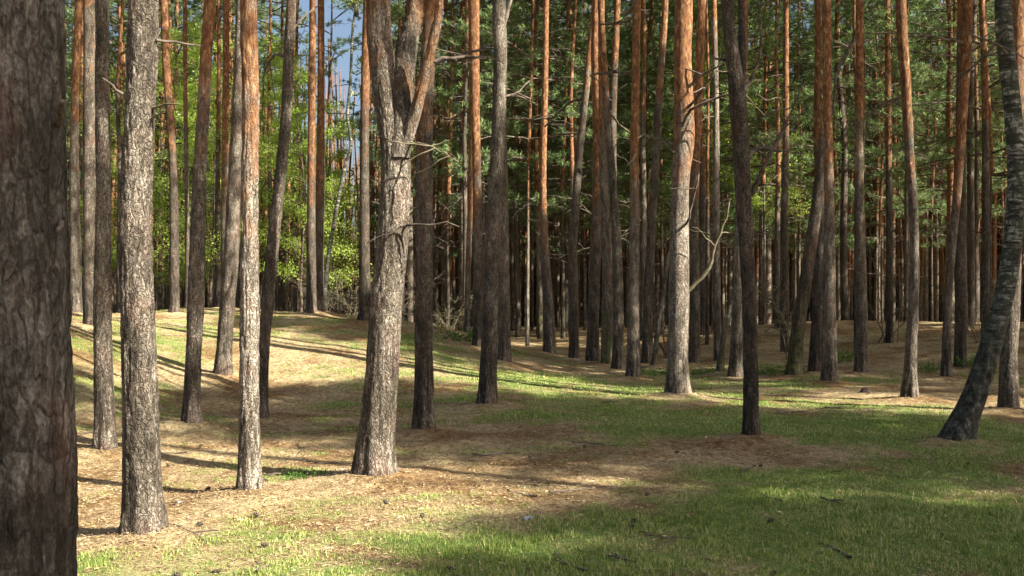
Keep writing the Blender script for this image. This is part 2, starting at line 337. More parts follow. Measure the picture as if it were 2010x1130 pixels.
HERO = [
 H('pine_tree', 'huge dark rough-barked trunk cut off by the left edge of the photo', 3.4,
   [(26,1498,300),(26,1300,256),(26,1130,238),(25,800,230),(15,500,226),(8,200,224),(10,0,222)], 7.5, -0.05, 0, 'big', top=21, flare=0.2),
 H('pine_tree', 'thick grey speckled pine in the left foreground, nearest but one to the camera', 6.57,
   [(281,1060,84),(281,1000,76),(276,800,71),(270,600,67),(266,450,66),(275,200,60),(281,0,60)], 8, 0.12, top=19),
 H('pine_tree', 'slim pale sunlit pine with a pinkish trunk turning orange at the top', 8.0,
   [(490,975,48),(489,800,42),(490,600,40),(490,400,37),(492,200,36),(488,0,35)], 3.4, 0.42, top=17),
 H('pine_tree', 'grey-brown pine just left of the thick grey speckled one', 10.1,
   [(207,895,40),(205,800,39),(201,600,36),(203,400,31),(201,200,29),(200,0,27)], 7.5, -0.05),
 H('pine_tree', 'dim straight trunk on the bank between the dark left trunk and the grey-brown pine', 20.0,
   [(178,640,27),(177,500,26),(176,300,26),(176,100,25),(176,0,25)], 7.0, -0.2, 0.1),
 H('pine_tree', 'slender pale-lit pine beside the dark left trunk, standing on the bank', 24.0,
   [(148,620,25),(148,500,23),(146,400,20),(147,200,16),(154,0,13)], 5.2, 0.25),
 H('pine_tree', 'brown pine left of the pale sunlit pine, leaning right and rusty orange on top', 12.1,
   [(376,845,38),(378,750,33),(381,680,31),(384,600,34),(387,500,32),(390,400,30),(394,300,26),(400,200,25),(405,100,24),(412,0,25)], 4.2, 0.0),
 H('pine_tree', 'grey leaning pine partly hidden behind the pale sunlit pine', 17.6,
   [(437,765,36),(440,690,31),(446,600,30),(454,500,30),(458,400,28),(463,300,25),(468,200,24),(474,0,22)], 9, -0.05, 0.1),
 H('pine_tree', 'thin rusty trunk just left of the grey leaning pine', 29.0,
   [(441,605,15),(441,400,14),(443,200,13),(444,0,12)], 4.0),
 H('pine_tree', 'bowed grey pine right of the pale sunlit pine, curving up to the right', 13.1,
   [(512,825,28),(516,700,25),(525,600,25),(534,500,25),(544,400,24),(555,300,23),(563,200,22),(567,100,22),(572,0,20)], 9, 0.0),
 H('pine_tree', 'rusty trunk left of two on the bank behind the bowed grey pine', 26.0,
   [(611,615,22),(611,400,17),(612,200,15),(614,0,14)], 4.0, -0.2),
 H('pine_tree', 'rusty trunk right of two on the bank, close beside its twin', 26.4,
   [(625,617,26),(626,500,20),(628,400,18),(630,200,15),(630,0,13)], 4.0, 0.0),
 H('pine_tree', 'dark trunk directly behind the left side of the forked pine', 25.0,
   [(716,628,25),(715,400,20),(716,200,18),(721,0,16)], 5.5, -0.2),
 H('birch_tree', 'thin crooked white birch behind the pair of rusty trunks', 27.0,
   [(634,618,9),(640,540,9),(655,440,8),(676,330,7),(689,285,7),(682,225,6),(688,160,6),(692,60,5),(700,0,5)], 0, 0, 0, 'birch', 'birch tree', top=12, crown='birch'),
 H('forked_pine', 'big forked pine in the centre left, splitting into three stems at head height', 8.7,
   [(735,945,84),(735,900,76),(744,800,71),(752,700,67),(758,600,65),(768,500,65),(775,400,63),(777,320,61),(769,262,54),(757,200,54),(750,110,55),(742,0,51)], 4.6, 0.12, top=17,
   stems=[[(782,310,46),(788,235,48),(787,160,49),(795,80,44),(807,0,40),(824,-150,36)], [(793,285,30),(815,225,26),(836,150,23),(855,80,21),(868,0,19),(872,-150,16)]]),
 H('pine_tree', 'brown upright pine right behind the forked pine', 11.9,
   [(832,850,45),(832,700,38),(833,500,36),(833,300,34),(838,150,31),(845,0,28)], 4.6, 0.02),
 H('pine_tree', 'straight dark grey pine with a shadowed foot, left of the photo centre line', 14.7,
   [(955,798,38),(959,700,34),(963,600,33),(966,500,31),(970,400,30),(976,300,28),(980,200,27),(982,100,28),(980,0,28)], 10, 0.0, 0.1),
 H('pine_tree', 'grey trunk close behind the straight dark grey pine on its right', 22.0,
   [(990,730,26),(990,600,24),(988,450,22),(984,200,20),(984,0,18)], 7, -0.1),
 H('pine_tree', 'red-brown pine left of the straight dark grey pine', 24.0,
   [(938,676,21),(938,500,20),(935,300,18),(932,200,20),(930,0,22)], 4.2),
 H('pine_tree', 'very thin pale-lit trunk beside the red-brown pine', 29.0,
   [(916,655,11),(918,560,11),(922,430,11),(925,300,10),(925,100,9),(926,0,8)], 3.0, 0.35),
 H('pine_tree', 'thin sunlit orange pine right of the photo centre, standing alone in front of green boughs', 28.0,
   [(1080,700,27),(1076,600,22),(1070,500,18),(1066,400,15),(1066,300,14),(1069,200,13),(1071,100,12),(1072,0,11)], 4.3),
 H('pine_tree', 'slender dark pine leaning right towards the glowing orange trunk', 26.0,
   [(1128,708,21),(1125,600,19),(1124,500,18),(1130,400,17),(1137,300,16),(1148,200,14),(1160,80,13),(1168,0,12)], 8, -0.15),
 H('pine_tree', 'glowing orange pine in the middle cluster, with a dark lower half', 25.0,
   [(1163,712,27),(1165,600,24),(1168,500,24),(1173,400,22),(1174,300,21),(1172,200,19),(1168,100,17),(1170,0,15)], 4.6),
 H('pine_tree', 'thin pine leaning left across the right side of the glowing orange one', 22.5,
   [(1212,730,23),(1214,600,21),(1212,500,19),(1206,400,18),(1198,300,16),(1190,200,15),(1184,100,14),(1179,0,13)], 6.5, 0.1),
 H('pine_tree', 'trunk with a mossy yellow-green foot in the middle cluster', 24.2,
   [(1192,720,25),(1192,620,24),(1192,540,22),(1188,400,19),(1184,300,17),(1180,0,13)], 6, 0.0, 0.6),
 H('pine_tree', 'slender orange pine with a grey foot right of the middle cluster', 20.6,
   [(1243,740,28),(1244,600,24),(1245,500,22),(1246,400,20),(1245,300,18),(1247,200,17),(1250,0,17)], 4.3, 0.15),
 H('pine_tree', 'dark pine leaning right between the slender orange one and the big orange-topped one', 24.0,
   [(1270,720,24),(1272,600,20),(1276,500,18),(1282,400,17),(1288,300,16),(1293,200,15),(1300,100,14),(1306,0,12)], 7.5, -0.1),
 H('pine_tree', 'big grey pine with a bright orange top, standing alone right of centre', 16.4,
   [(1330,778,46),(1330,700,42),(1332,600,42),(1333,500,40),(1334,430,37),(1336,350,36),(1343,270,42),(1342,200,39),(1340,100,35),(1342,0,36)], 4.3, 0.3, top=19),
 H('pine_tree', 'reddish trunk close behind the big orange-topped pine on its right', 24.0,
   [(1363,720,24),(1364,600,21),(1362,400,20),(1370,200,18),(1378,0,16)], 5.0, -0.1),
 H('pine_tree', 'pinkish pale-footed trunk just left of the slim dark pine', 20.0,
   [(1443,745,29),(1447,600,20),(1450,500,19),(1456,300,17),(1462,0,14)], 5.4, 0.25),
 H('forked_pine', 'slim dark shaded pine right of centre, forked at the top with dead side limbs', 11.35,
   [(1474,862,34),(1474,800,31),(1473,700,30),(1471,600,29),(1466,500,30),(1460,400,32),(1455,300,34),(1449,200,34),(1441,130,30),(1432,60,26),(1428,0,25)], 12, -0.25, 0.15, top=14,
   stems=[[(1449,185,24),(1460,120,18),(1462,60,15),(1463,0,14),(1468,-150,12)]]),
 H('leaning_tree', 'dark mossy trunk leaning right into the pair of pines, shaded', 20.0,
   [(1556,735,31),(1567,640,27),(1580,560,26),(1592,480,25),(1603,400,22),(1611,320,18),(1616,260,14)], 20, -0.25, 0.55, cat='leaning tree', top=0, crown=False),
 H('pine_tree', 'dark-footed red trunk left of the sunlit one in the right-hand pair', 21.0,
   [(1598,732,26),(1605,600,22),(1610,450,19),(1606,250,18),(1606,100,14),(1606,0,13)], 4.6, -0.15),
 H('pine_tree', 'sunlit straight pine in the right-hand pair, grey below and orange above', 18.7,
   [(1629,755,32),(1628,600,26),(1628,500,24),(1628,400,21),(1626,300,19),(1624,200,18),(1622,0,18)], 4.2, 0.1),
 H('pine_tree', 'lone brown pine halfway between the right-hand pair and the knotty pale pine', 21.0,
   [(1690,738,26),(1692,600,21),(1690,500,19),(1688,400,17),(1686,300,17),(1687,200,16),(1688,0,16)], 5.6, 0.2),
 H('pine_tree', 'knotty pale pine on the right with a dark left side and orange top', 15.7,
   [(1785,787,34),(1788,700,24),(1793,600,21),(1795,500,19),(1792,400,19),(1785,300,19),(1778,170,20),(1772,80,21),(1768,0,21)], 4.2, 0.3),
 H('pine_tree', 'slender pine leaning right near the birch, orange in its upper half', 20.2,
   [(1857,743,20),(1860,600,15),(1868,500,15),(1877,400,17),(1884,300,19),(1890,200,20),(1896,100,22),(1899,0,22)], 4.3, 0.2),
 H('pine_tree', 'dim dark trunk between the leaning slender pine and the birch', 23.0,
   [(1885,725,24),(1886,500,21),(1886,250,19),(1888,0,17)], 8, -0.3),
 H('birch_tree', 'curved birch with a black leaning foot at the right edge', 11.0,
   [(1870,870,64),(1888,832,54),(1911,780,48),(1938,700,43),(1966,600,39),(1985,500,36),(1993,400,34),(1994,300,33),(1986,200,33),(1975,100,32),(1969,0,32)], 0, 0, 0, 'birch', 'birch tree', top=14, crown='birch'),
 H('pine_tree', 'pine with a flaking foot partly behind the curved birch at the right edge', 14.2,
   [(1980,808,38),(1980,700,33),(1986,600,31),(1992,400,29),(1996,200,27),(2000,0,25)], 5.0, 0.1),
 H('pine_tree', 'brown trunk on the bank in the gap right of the thick grey speckled pine', 25.5,
   [(342,606,21),(342,450,18),(338,300,16),(326,120,16),(322,0,15)], 5.0, -0.2),
 H('pine_tree', 'faint thin trunk on the bank between the brown bank trunk and the brown leaning pine', 30.0,
   [(368,604,10),(367,400,9),(364,200,8),(363,0,8)], 6.0, 0.0),
 H('broken_pole', 'mossy broken pole leaning beside the pinkish pale-footed trunk', 21.0,
   [(1411,738,15),(1418,680,12),(1426,630,12),(1437,590,8),(1441,572,5)], 20, 0.25, 0.6, cat='broken trunk', top=0, crown=False),
 H('broken_pole', 'thin mossy pole leaning against the left of the big orange-topped pine', 23.0,
   [(1282,712,12),(1291,650,10),(1300,590,8),(1312,500,7)], 20, 0.25, 0.5, cat='broken trunk', top=0, crown=False),
 H('pine_tree', 'small dark trunk on the shaded right bank behind the knotty pale pine', 31.0,
   [(1746,681,14),(1746,500,13),(1744,300,12),(1742,0,11)], 6, -0.2),
]

def W(px, py, d):
    return np.array([(px - CX) / PF * d, d, EYE + (HY - py) / PF * d])

# ------------------------------------------------------------------ the ground
CTRL = [tuple(W(h['pts'][0][0], h['pts'][0][1], h['d'])) for h in HERO]
for px, py, d in [(150,700,16),(170,750,14),(300,700,18),(300,640,23),(300,614,27),(450,612,28),(400,680,20),(600,690,20),(600,645,24),(560,612,28),
                  (700,700,19),(700,660,22),(850,668,24),(150,622,27),(30,620,26),(-100,620,24),(800,632,28),
                  (1500,692,30),(1700,662,32),(1850,642,33),(2000,633,34),(2200,630,33),(1600,740,20.6),(1500,738,20.9),(1980,660,27),(1700,700,26),
                  (100,1130,5.7),(1000,1130,5.7),(1900,1130,5.7),(1300,1000,7.5),(600,1000,7.5),(1100,850,11.9),(1600,850,11.9),(1150,780,16.2),(1500,780,16.2),(2150,850,12)]:
    CTRL.append(tuple(W(px, py, d)))
for x, y in [(-6,2),(0,0),(6,2),(0,3),(-8,8),(8,8),(-10,-4),(10,-4)]:
    CTRL.append((x, y, 0.0))
CTRL = np.array(CTRL)
SIG = 4.2
D2 = ((CTRL[:, None, :2] - CTRL[None, :, :2]) ** 2).sum(-1)
Wt = np.linalg.solve(np.exp(-D2 / (2 * SIG ** 2)) + 0.01 * np.eye(len(CTRL)), CTRL[:, 2])

def gz(x, y):
    x = np.asarray(x, float); y = np.asarray(y, float)
    sh = x.shape
    xf, yf = x.ravel(), y.ravel()
    z = np.zeros(len(xf))
    near = (np.abs(xf) < 45) & (yf > -20) & (yf < 60)
    if near.any():
        d2 = (xf[near, None] - CTRL[None, :, 0]) ** 2 + (yf[near, None] - CTRL[None, :, 1]) ** 2
        z[near] = np.exp(-d2 / (2 * SIG ** 2)) @ Wt
    r = np.hypot(xf, yf)
    z += 0.5 * (fbm(xf / 14, yf / 14, 0, 3, 5) - 0.5) * np.clip((r - 34) / 20, 0, 1)
    return z.reshape(sh)

def px_ground(px, py):
    d = EYE * PF / max(py - HY, 12)
    for _ in range(30):
        x = (px - CX) / PF * d
        z = float(gz(np.array([x]), np.array([d]))[0])
        d = 0.5 * d + 0.5 * min(90, (EYE - z) * PF / max(py - HY, 12))
    return (px - CX) / PF * d, d

# where grass grows (+) and bare litter lies (-): photo spots laid on the ground
SPOTS = [(250,690,1.1,.8),(620,738,1.0,1.1),(520,665,1.5,-1.2),(660,695,1.2,-1.2),(330,665,1.5,-.9),(560,775,1.2,-1.0),(690,765,.8,.7),(450,730,1.2,-.8),(1040,735,2.0,.9),(1180,765,2.2,1.1),(900,700,1.6,.5),(1500,750,2.2,1.0),(1400,800,2.0,.8),
         (1250,820,2.0,.9),(1500,840,1.8,1.0),(1750,835,1.8,1.1),(1960,870,1.4,1.6),(1450,960,1.2,.7),(1650,980,1.5,1.0),(1850,950,1.6,1.1),(1600,1090,1.6,1.3),(1950,1060,1.4,1.3),
         (900,1110,1.0,1.0),(350,1120,.8,1.0),(620,930,.7,.8),(800,1000,1.0,.3),(980,900,.9,.5),(600,850,1.0,.4),(1100,1060,.8,.3),(260,760,1.2,.2),
         (380,880,1.2,-1.0),(200,950,1.0,-1.1),(380,1000,.8,-.7),(560,800,1.0,-.7),(850,920,1.0,-1.0),(1050,930,1.2,-.9),(950,855,1.6,-1.0),(1200,900,1.3,-.8),(1500,885,1.0,-1.1),
         (1750,765,1.6,-1.3),(1860,780,1.4,-1.0),(1350,790,1.0,-.9),(1100,725,1.4,-.9),(600,640,2.0,-1.4),(350,640,2.5,-1.2),(250,720,1.0,-.7),(1600,700,3,-1.0),(1850,690,4,-1.0),(1180,980,1.0,-.5),(1560,1000,.6,-.4)]
SP = np.array([(*px_ground(a, b), r, w) for a, b, r, w in SPOTS])
BASES = np.array([(c[0], c[1]) for c in CTRL[:len(HERO)]])

def grassiness(x, y):
    x = np.asarray(x, float); y = np.asarray(y, float)
    g = 1.5 * (fbm(x / 1.3, y / 1.3, 0.3, 4, 21) - 0.5) + 1.5 * (fbm(x / 0.33, y / 0.33, 0.7, 3, 31) - 0.5) + 0.28
    for sx, sy, r, w in SP:
        g = g + 0.32 * w * np.exp(-(((x - sx) / (1.2 * r)) ** 2 + ((y - sy) / (0.8 * r)) ** 2))
    for bx, by in BASES:
        if by < 30:
            g = g - 0.8 * np.exp(-((x - bx) ** 2 + (y - by) ** 2) / 0.45 ** 2)
    g = g - np.clip((y - 24) / 12, 0, 1) * 0.45
    return np.clip(g, 0, 1)

def axis(lo, hi, fine_lo, fine_hi, f, c):
    a = list(np.arange(fine_lo, fine_hi, f))
    s, v = f, fine_hi
    while v < hi: a.append(v); s = min(s * 1.12, c); v += s
    s, v = f, fine_lo
    pre = []
    while v > lo: s = min(s * 1.12, c); v -= s; pre.append(v)
    return np.array(pre[::-1] + a + [hi])
gx = axis(-400, 400, -11, 12, 0.10, 25); gy = axis(-120, 600, 4.0, 26, 0.10, 25)
GX, GY = np.meshgrid(gx, gy)
micro = (0.05 * (fbm(GX / 0.9, GY / 0.9, 0, 3, 3) - 0.5) + 0.035 * (fbm(GX / 0.22, GY / 0.22, 0, 3, 9) - 0.5))
for bx, by in BASES:
    micro += 0.085 * np.exp(-((GX - bx) ** 2 + (GY - by) ** 2) / 0.42 ** 2)
GZ = gz(GX, GY) + micro
nx, ny = len(gx), len(gy)
ii = (np.arange(ny - 1)[:, None] * nx + np.arange(nx - 1)[None]).ravel()
gb = Buf()
gb.add(np.stack([GX, GY, GZ], -1), np.stack([ii, ii + 1, ii + nx + 1, ii + nx], -1))
M_GROUND, n_, l_, b_ = new_mat('forest_floor')
tc_ = n_.new('ShaderNodeTexCoord').outputs['Object']
ga = attr(n_, 'grass', 'GEOMETRY')
s1 = noise(n_, l_, tc_, 45, 5, 0.75)
s2 = noise(n_, l_, mapping(n_, l_, tc_, (1, 0.6, 1)), 13, 5, 0.7, 0.4)
s3 = noise(n_, l_, tc_, 0.8, 4, 0.6)
lit = ramp(n_, l_, mathn(n_, l_, 'ADD', mathn(n_, l_, 'MULTIPLY', s1, 0.5), mathn(n_, l_, 'MULTIPLY', s2, 0.5)),
           [(0.33, (0.085, 0.050, 0.030)), (0.45, (0.23, 0.16, 0.085)), (0.55, (0.46, 0.36, 0.20)), (0.68, (0.68, 0.58, 0.37))])
lit = mix(n_, l_, ramp(n_, l_, s3, [(0.42, 0.0), (0.60, 0.9)]), lit, mix(n_, l_, 1.0, lit, (0.50, 0.38, 0.29), 'MULTIPLY'))
gr = ramp(n_, l_, mathn(n_, l_, 'ADD', mathn(n_, l_, 'MULTIPLY', s1, 0.6), mathn(n_, l_, 'MULTIPLY', s2, 0.4)),
          [(0.33, (0.040, 0.075, 0.014)), (0.50, (0.11, 0.185, 0.036)), (0.66, (0.26, 0.33, 0.09))])
gf = mathn(n_, l_, 'ADD', ga, mathn(n_, l_, 'MULTIPLY', mathn(n_, l_, 'SUBTRACT', s2, 0.5), 0.9))
l_.new(mix(n_, l_, ramp(n_, l_, gf, [(0.25, 0.0), (0.85, 0.9)]), lit, gr), b_.inputs['Base Color'])
bp_ = n_.new('ShaderNodeBump'); bp_.inputs['Strength'].default_value = 0.9; bp_.inputs['Distance'].default_value = 0.03
l_.new(mathn(n_, l_, 'ADD', s1, s2), bp_.inputs['Height']); l_.new(bp_.outputs[0], b_.inputs['Normal'])
gme = gb.mesh('ground', [M_GROUND])
at_ = gme.attributes.new('grass', 'FLOAT', 'POINT')
at_.data.foreach_set('value', grassiness(GX, GY).ravel().astype(np.float32))
ground = link('ground', gme); ground['kind'] = 'structure'

def gsurf(x, y):
    m = (0.05 * (fbm(x / 0.9, y / 0.9, 0, 3, 3) - 0.5) + 0.035 * (fbm(x / 0.22, y / 0.22, 0, 3, 9) - 0.5))
    for bx, by in BASES:
        m = m + 0.085 * np.exp(-((x - bx) ** 2 + (y - by) ** 2) / 0.42 ** 2)
    return gz(x, y) + m

def scatter(n, ymin, ymax, power):
    """random ground points in a wedge a bit wider than the view, denser nearby"""
    u = R.random(n)
    y = ymin * (ymax / ymin) ** (u ** power)
    x = (R.random(n) * 2 - 1) * (y * 0.58 + 0.8)
    return x, y

# ---- grass
x, y = scatter(1000000, 4.6, 30, 0.95)
g = grassiness(x, y)
tuft = fbm(x / 0.10, y / 0.10, 0.2, 2, 77)
keep = R.random(len(x)) < np.clip((g - 0.12) * 1.5, 0, 1) * np.clip((tuft - 0.3) * 3.0, 0.05, 1)
x, y, g = x[keep], y[keep], g[keep]
z = gsurf(x, y)
nb = len(x)
hgt = (0.010 + 0.024 * g * R.random(nb) + 0.012 * R.random(nb)) * (1 + 0.5 * (R.random(nb) > 0.97))
wd = 0.0013 + 0.00040 * y
hgt *= 0.30 + 1.1 * np.clip((fbm(x / 0.28, y / 0.28, 0.5, 3, 91) - 0.25) * 2, 0, 1.4)
an = R.random(nb) * 2 * math.pi
ln = R.random(nb) * 0.9 * hgt
la = R.random(nb) * 2 * math.pi
b0 = np.stack([x - np.cos(an) * wd, y - np.sin(an) * wd, z - 0.008], -1)
b1 = np.stack([x + np.cos(an) * wd, y + np.sin(an) * wd, z - 0.008], -1)
tp = np.stack([x + np.cos(la) * ln, y + np.sin(la) * ln, z + hgt], -1)
buf = Buf(); buf.add(np.stack([b0, b1, tp], 1), np.arange(nb * 3).reshape(-1, 3))
o = link('grass', buf.mesh('grass', [M_GRASS], False)); o['kind'] = 'stuff'
o['label'] = 'short patchy green grass over the forest floor'; o['category'] = 'grass'

# ---- dry needles, leaf scraps
x, y = scatter(330000, 4.6, 24, 1.0)
g = grassiness(x, y)
keep = R.random(len(x)) < np.clip(1.0 - g * 1.0, 0.10, 1)
x, y = x[keep], y[keep]; nb = len(x)
z = gsurf(x, y) + 0.004 + 0.012 * R.random(nb)
ln = (0.007 + 0.020 * R.random(nb) ** 2) * (1 + y * 0.02); wd = np.where(R.random(nb) < 0.82, 0.0013, 0.0042) * (1 + y * 0.06)
an = R.random(nb) * math.pi * 2
ti = (R.random(nb) - 0.5) * 0.9
dx = np.stack([np.cos(an) * ln, np.sin(an) * ln, ln * ti * 0.5], -1)
dy = np.stack([-np.sin(an) * wd, np.cos(an) * wd, wd * (R.random(nb) - 0.3)], -1)
c = np.stack([x, y, z], -1)
buf = Buf(); buf.add(np.stack([c - dx, c - dy, c + dx, c + dy], 1), np.arange(nb * 4).reshape(-1, 4))
o = link('leaf_litter', buf.mesh('leaf_litter', [M_LITTER], False)); o['kind'] = 'stuff'
o['label'] = 'brown dry needles and leaf scraps on the forest floor'; o['category'] = 'leaf litter'

# ------------------------------------------------------------------ crowns
def tufts(buf, C, nper, ln, wd, mat, up=0.3):
    """needle tufts: nper thin triangles around each centre"""
    C = np.repeat(np.asarray(C), nper, 0); n = len(C)
    v = R.normal(size=(n, 3)); v[:, 2] = v[:, 2] * 0.7 + up
    v /= np.linalg.norm(v, axis=1)[:, None]
    s = R.normal(size=(n, 3)); s = np.cross(v, s); s /= np.linalg.norm(s, axis=1)[:, None] + 1e-9
    L = ln * (0.6 + 0.7 * R.random(n))[:, None]; Wd = wd * (0.7 + 0.6 * R.random(n))[:, None]
    C = C + R.normal(size=(n, 3)) * ln * 0.25
    V = np.stack([C - s * Wd, C + s * Wd, C + v * L], 1)
    buf.add(V, np.arange(n * 3).reshape(-1, 3), mat)

def leaves(buf, C, nper, spread, size, mat):
    C = np.repeat(np.asarray(C), nper, 0); n = len(C)
    C = C + R.normal(size=(n, 3)) * spread
    u = R.normal(size=(n, 3)); u /= np.linalg.norm(u, axis=1)[:, None]
    w = np.cross(u, R.normal(size=(n, 3))); w /= np.linalg.norm(w, axis=1)[:, None]
    s = size * (0.6 + 0.8 * R.random(n))[:, None]
    V = np.stack([C - u * s, C - w * s * 0.55, C + u * s, C + w * s * 0.55], 1)
    buf.add(V, np.arange(n * 4).reshape(-1, 4), mat)

def limb(buf, p0, az, length, rise, r0, mat, droop=0.0, sides=5, n=7, wob=0.06):
    t = np.linspace(0, 1, n)
    wa = az + np.cumsum(R.normal(size=n)) * wob
    P = np.zeros((n, 3)); P[0] = p0
    for k in range(1, n):
        s = length / (n - 1)
        e = rise - droop * t[k] + R.normal() * wob
        P[k] = P[k - 1] + s * np.array([math.cos(wa[k]) * math.cos(e), math.sin(wa[k]) * math.cos(e), math.sin(e)])
    tube(buf, P, r0 * (1 - 0.85 * t) + 0.003, sides, mat)
    return P

def pine_crown(height, rad, nl, dens=1.0, layered=False, stemr=0.09, lo=0.0):
    """slots: 0 bark, 1 needles. Stands on the trunk's cut at z=0, stem to z=height."""
    b = Buf()   # slot 2: limbs
    P = np.array([[0, 0, 0], [R.normal() * .1, R.normal() * .1, height * .5], [R.normal() * .2, R.normal() * .2, height]])
    P = smooth_path(P, 0.6)
    tube(b, P, np.linspace(stemr, 0.02, len(P)), 7, 0)
    C = []
    for k in range(nl):
        t = lo + (1 - lo) * (k + 0.5 * R.random()) / nl
        p0 = P[min(len(P) - 1, int(t * len(P)))]
        prof = (0.55 + 0.75 * math.sin(math.pi * min(1, 0.15 + t * 0.85))) * (1 - 0.55 * t ** 2)
        L = rad * prof * (0.65 + 0.6 * R.random())
        Q = limb(b, p0, R.random() * 6.283, L, (0.05 if layered else 0.25) + 0.55 * t, 0.030 * (1 - 0.6 * t) + 0.006, 2, droop=0.35)
        for q in range(len(Q)):
            f = q / (len(Q) - 1)
            if f < 0.35: continue
            for _ in range(int(1 + 3.0 * dens * (0.6 + 0.6 * R.random()))):
                e = Q[q] + np.array([R.normal() * 0.30, R.normal() * 0.30, R.normal() * 0.10 + 0.08])
                C.append(e)
                if R.random() < 0.3:
                    tube(b, np.array([Q[q], e]), [0.007, 0.004], 3, 2, False)
    for _ in range(int(30 * dens)):
        C.append(P[-1] + R.normal(size=3) * np.array([.5, .5, .4]))
    tufts(b, C, 30, 0.17, 0.015, 1)
    return b

def broadleaf_crown(height, rad, nl, nleaf=14, leaf=0.05, start=0.0):
    b = Buf()
    P = smooth_path(np.array([[0, 0, 0], [R.normal() * .15, R.normal() * .15, height * .5], [R.normal() * .3, R.normal() * .3, height]]), 0.5)
    tube(b, P, np.linspace(0.05, 0.012, len(P)), 6, 0)
    C = []
    for k in range(nl):
        t = start + (1 - start) * (k + R.random()) / nl
        p0 = P[min(len(P) - 1, int(t * len(P)))]
        L = rad * (0.45 + 0.7 * R.random()) * (1.1 - 0.6 * t)
        az = R.random() * 6.283
        Q = limb(b, p0, az, L, 0.55, 0.018, 0, droop=0.5)
        for q in range(2, len(Q)):
            for _ in range(3):
                Q2 = limb(b, Q[q], az + R.normal() * 1.1, L * 0.3 * (0.4 + R.random()), 0.2 + R.normal() * .4, 0.006, 0, 0.3, 3, 4)
                C += [Q2[-1], Q2[-2], Q2[1]]
    leaves(b, C, nleaf, 0.13, leaf, 1)
    return b

CROWNS = [pine_crown(6.5 + R.random() * 2.5, 2.0 + R.random() * .5, 23, 0.8).mesh('pine_crown', [M_BARK, M_NEEDLE, M_TWIG]) for _ in range(6)]
DENSE = [pine_crown(6.5, 2.2, 50, 2.6).mesh('dense_pine_crown', [M_BARK, M_NEEDLE, M_TWIG]) for _ in range(3)]  # thickened so the unseen pines throw deeper shade
LOWCROWNS = [pine_crown(9.5 + R.random() * 2, 2.7 + R.random() * .5, 60, 1.1, True, 0.07).mesh('low_pine_crown', [M_BARK, M_NEEDLE, M_TWIG]) for _ in range(4)]
BIRCHC = [broadleaf_crown(6, 1.8, 16, 5, 0.035).mesh('birch_crown', [M_BIRCH, M_LEAF]) for _ in range(2)]
LEAFC = [broadleaf_crown(8.5, 2.7, 34, 10, 0.042).mesh('leafy_crown', [M_TWIG, M_LEAF]) for _ in range(3)]

# ------------------------------------------------------------------ trunks
def trunk_rings(buf, Q, sides, amp, flare=0.28, seed=0, mat=0, lobes=True):
    """Q rows: x,y,z,r (z rising); horizontal rings with fissured relief"""
    n = len(Q)
    a = np.arange(sides) * 2 * math.pi / sides
    A, Zi = np.meshgrid(a, np.arange(n))
    x0, y0, z0, r0 = [Q[:, k][Zi] for k in range(4)]
    hz = z0 - Q[0, 2]
    ca, sa = np.cos(A), np.sin(A)
    if lobes:
        lob = 1 + 0.5 * np.cos(A * 4 + seed) + 0.35 * np.cos(A * 7 + seed * 2.3)
        r0 = r0 * (1 + flare * np.exp(-hz / 0.20) * (0.35 + np.clip(lob, -.2, 2)) * 0.9)
    r0 = r0 * (1 + 0.05 * (fbm(ca * 1.5 + seed, sa * 1.5, hz * 2.0, 2, seed) - 0.5) * 2)
    px, py = ca * Q[0, 3] , sa * Q[0, 3]
    wx = px + 0.02 * (vn(px * 8, py * 8, hz * 5, seed + 3) - .5); wy = py + 0.02 * (vn(px * 8 + 9, py * 8, hz * 5, seed + 4) - .5)
    rid = 1 - np.abs(2 * vn(wx * 26, wy * 26, hz * 6.5, seed + 1) - 1)
    rid2 = 1 - np.abs(2 * vn(wx * 55, wy * 55, hz * 17, seed + 2) - 1)
    fl = vn(wx * 60, wy * 60, hz * 38, seed + 5)
    calm = np.clip(1.25 - hz * 0.07, 0.35, 1)
    r0 = r0 - amp * calm * (np.clip(rid - 0.55, 0, 1) * 2.0 + 0.8 * np.clip(rid2 - 0.5, 0, 1) + 0.5 * fl)
    V = np.stack([x0 + ca * r0, y0 + sa * r0, z0], -1)
    i = np.arange(n - 1)[:, None] * sides; j = np.arange(sides)[None]; k = (j + 1) % sides
    F = np.stack([i + j, i + k, i + sides + k, i + sides + j], -1).reshape(-1, 4)
    buf.add(V.reshape(-1, 3), F, mat)

def to_rows(pts, d, bend=0.0):
    rows = []
    for (px, py, w) in pts:
        p = W(px, py, d); rows.append([p[0], p[1], p[2], w / PF * d / 2])
    return np.array(rows)

def resample_z(rows, zs):
    z = rows[:, 2]
    P = smooth_path(rows[:, [0, 1, 2, 3]], 0.08)
    o = np.argsort(P[:, 2]); P = P[o]
    return np.stack([np.interp(zs, P[:, 2], P[:, 0]), np.interp(zs, P[:, 2], P[:, 1]), zs, np.interp(zs, P[:, 2], P[:, 3])], -1)

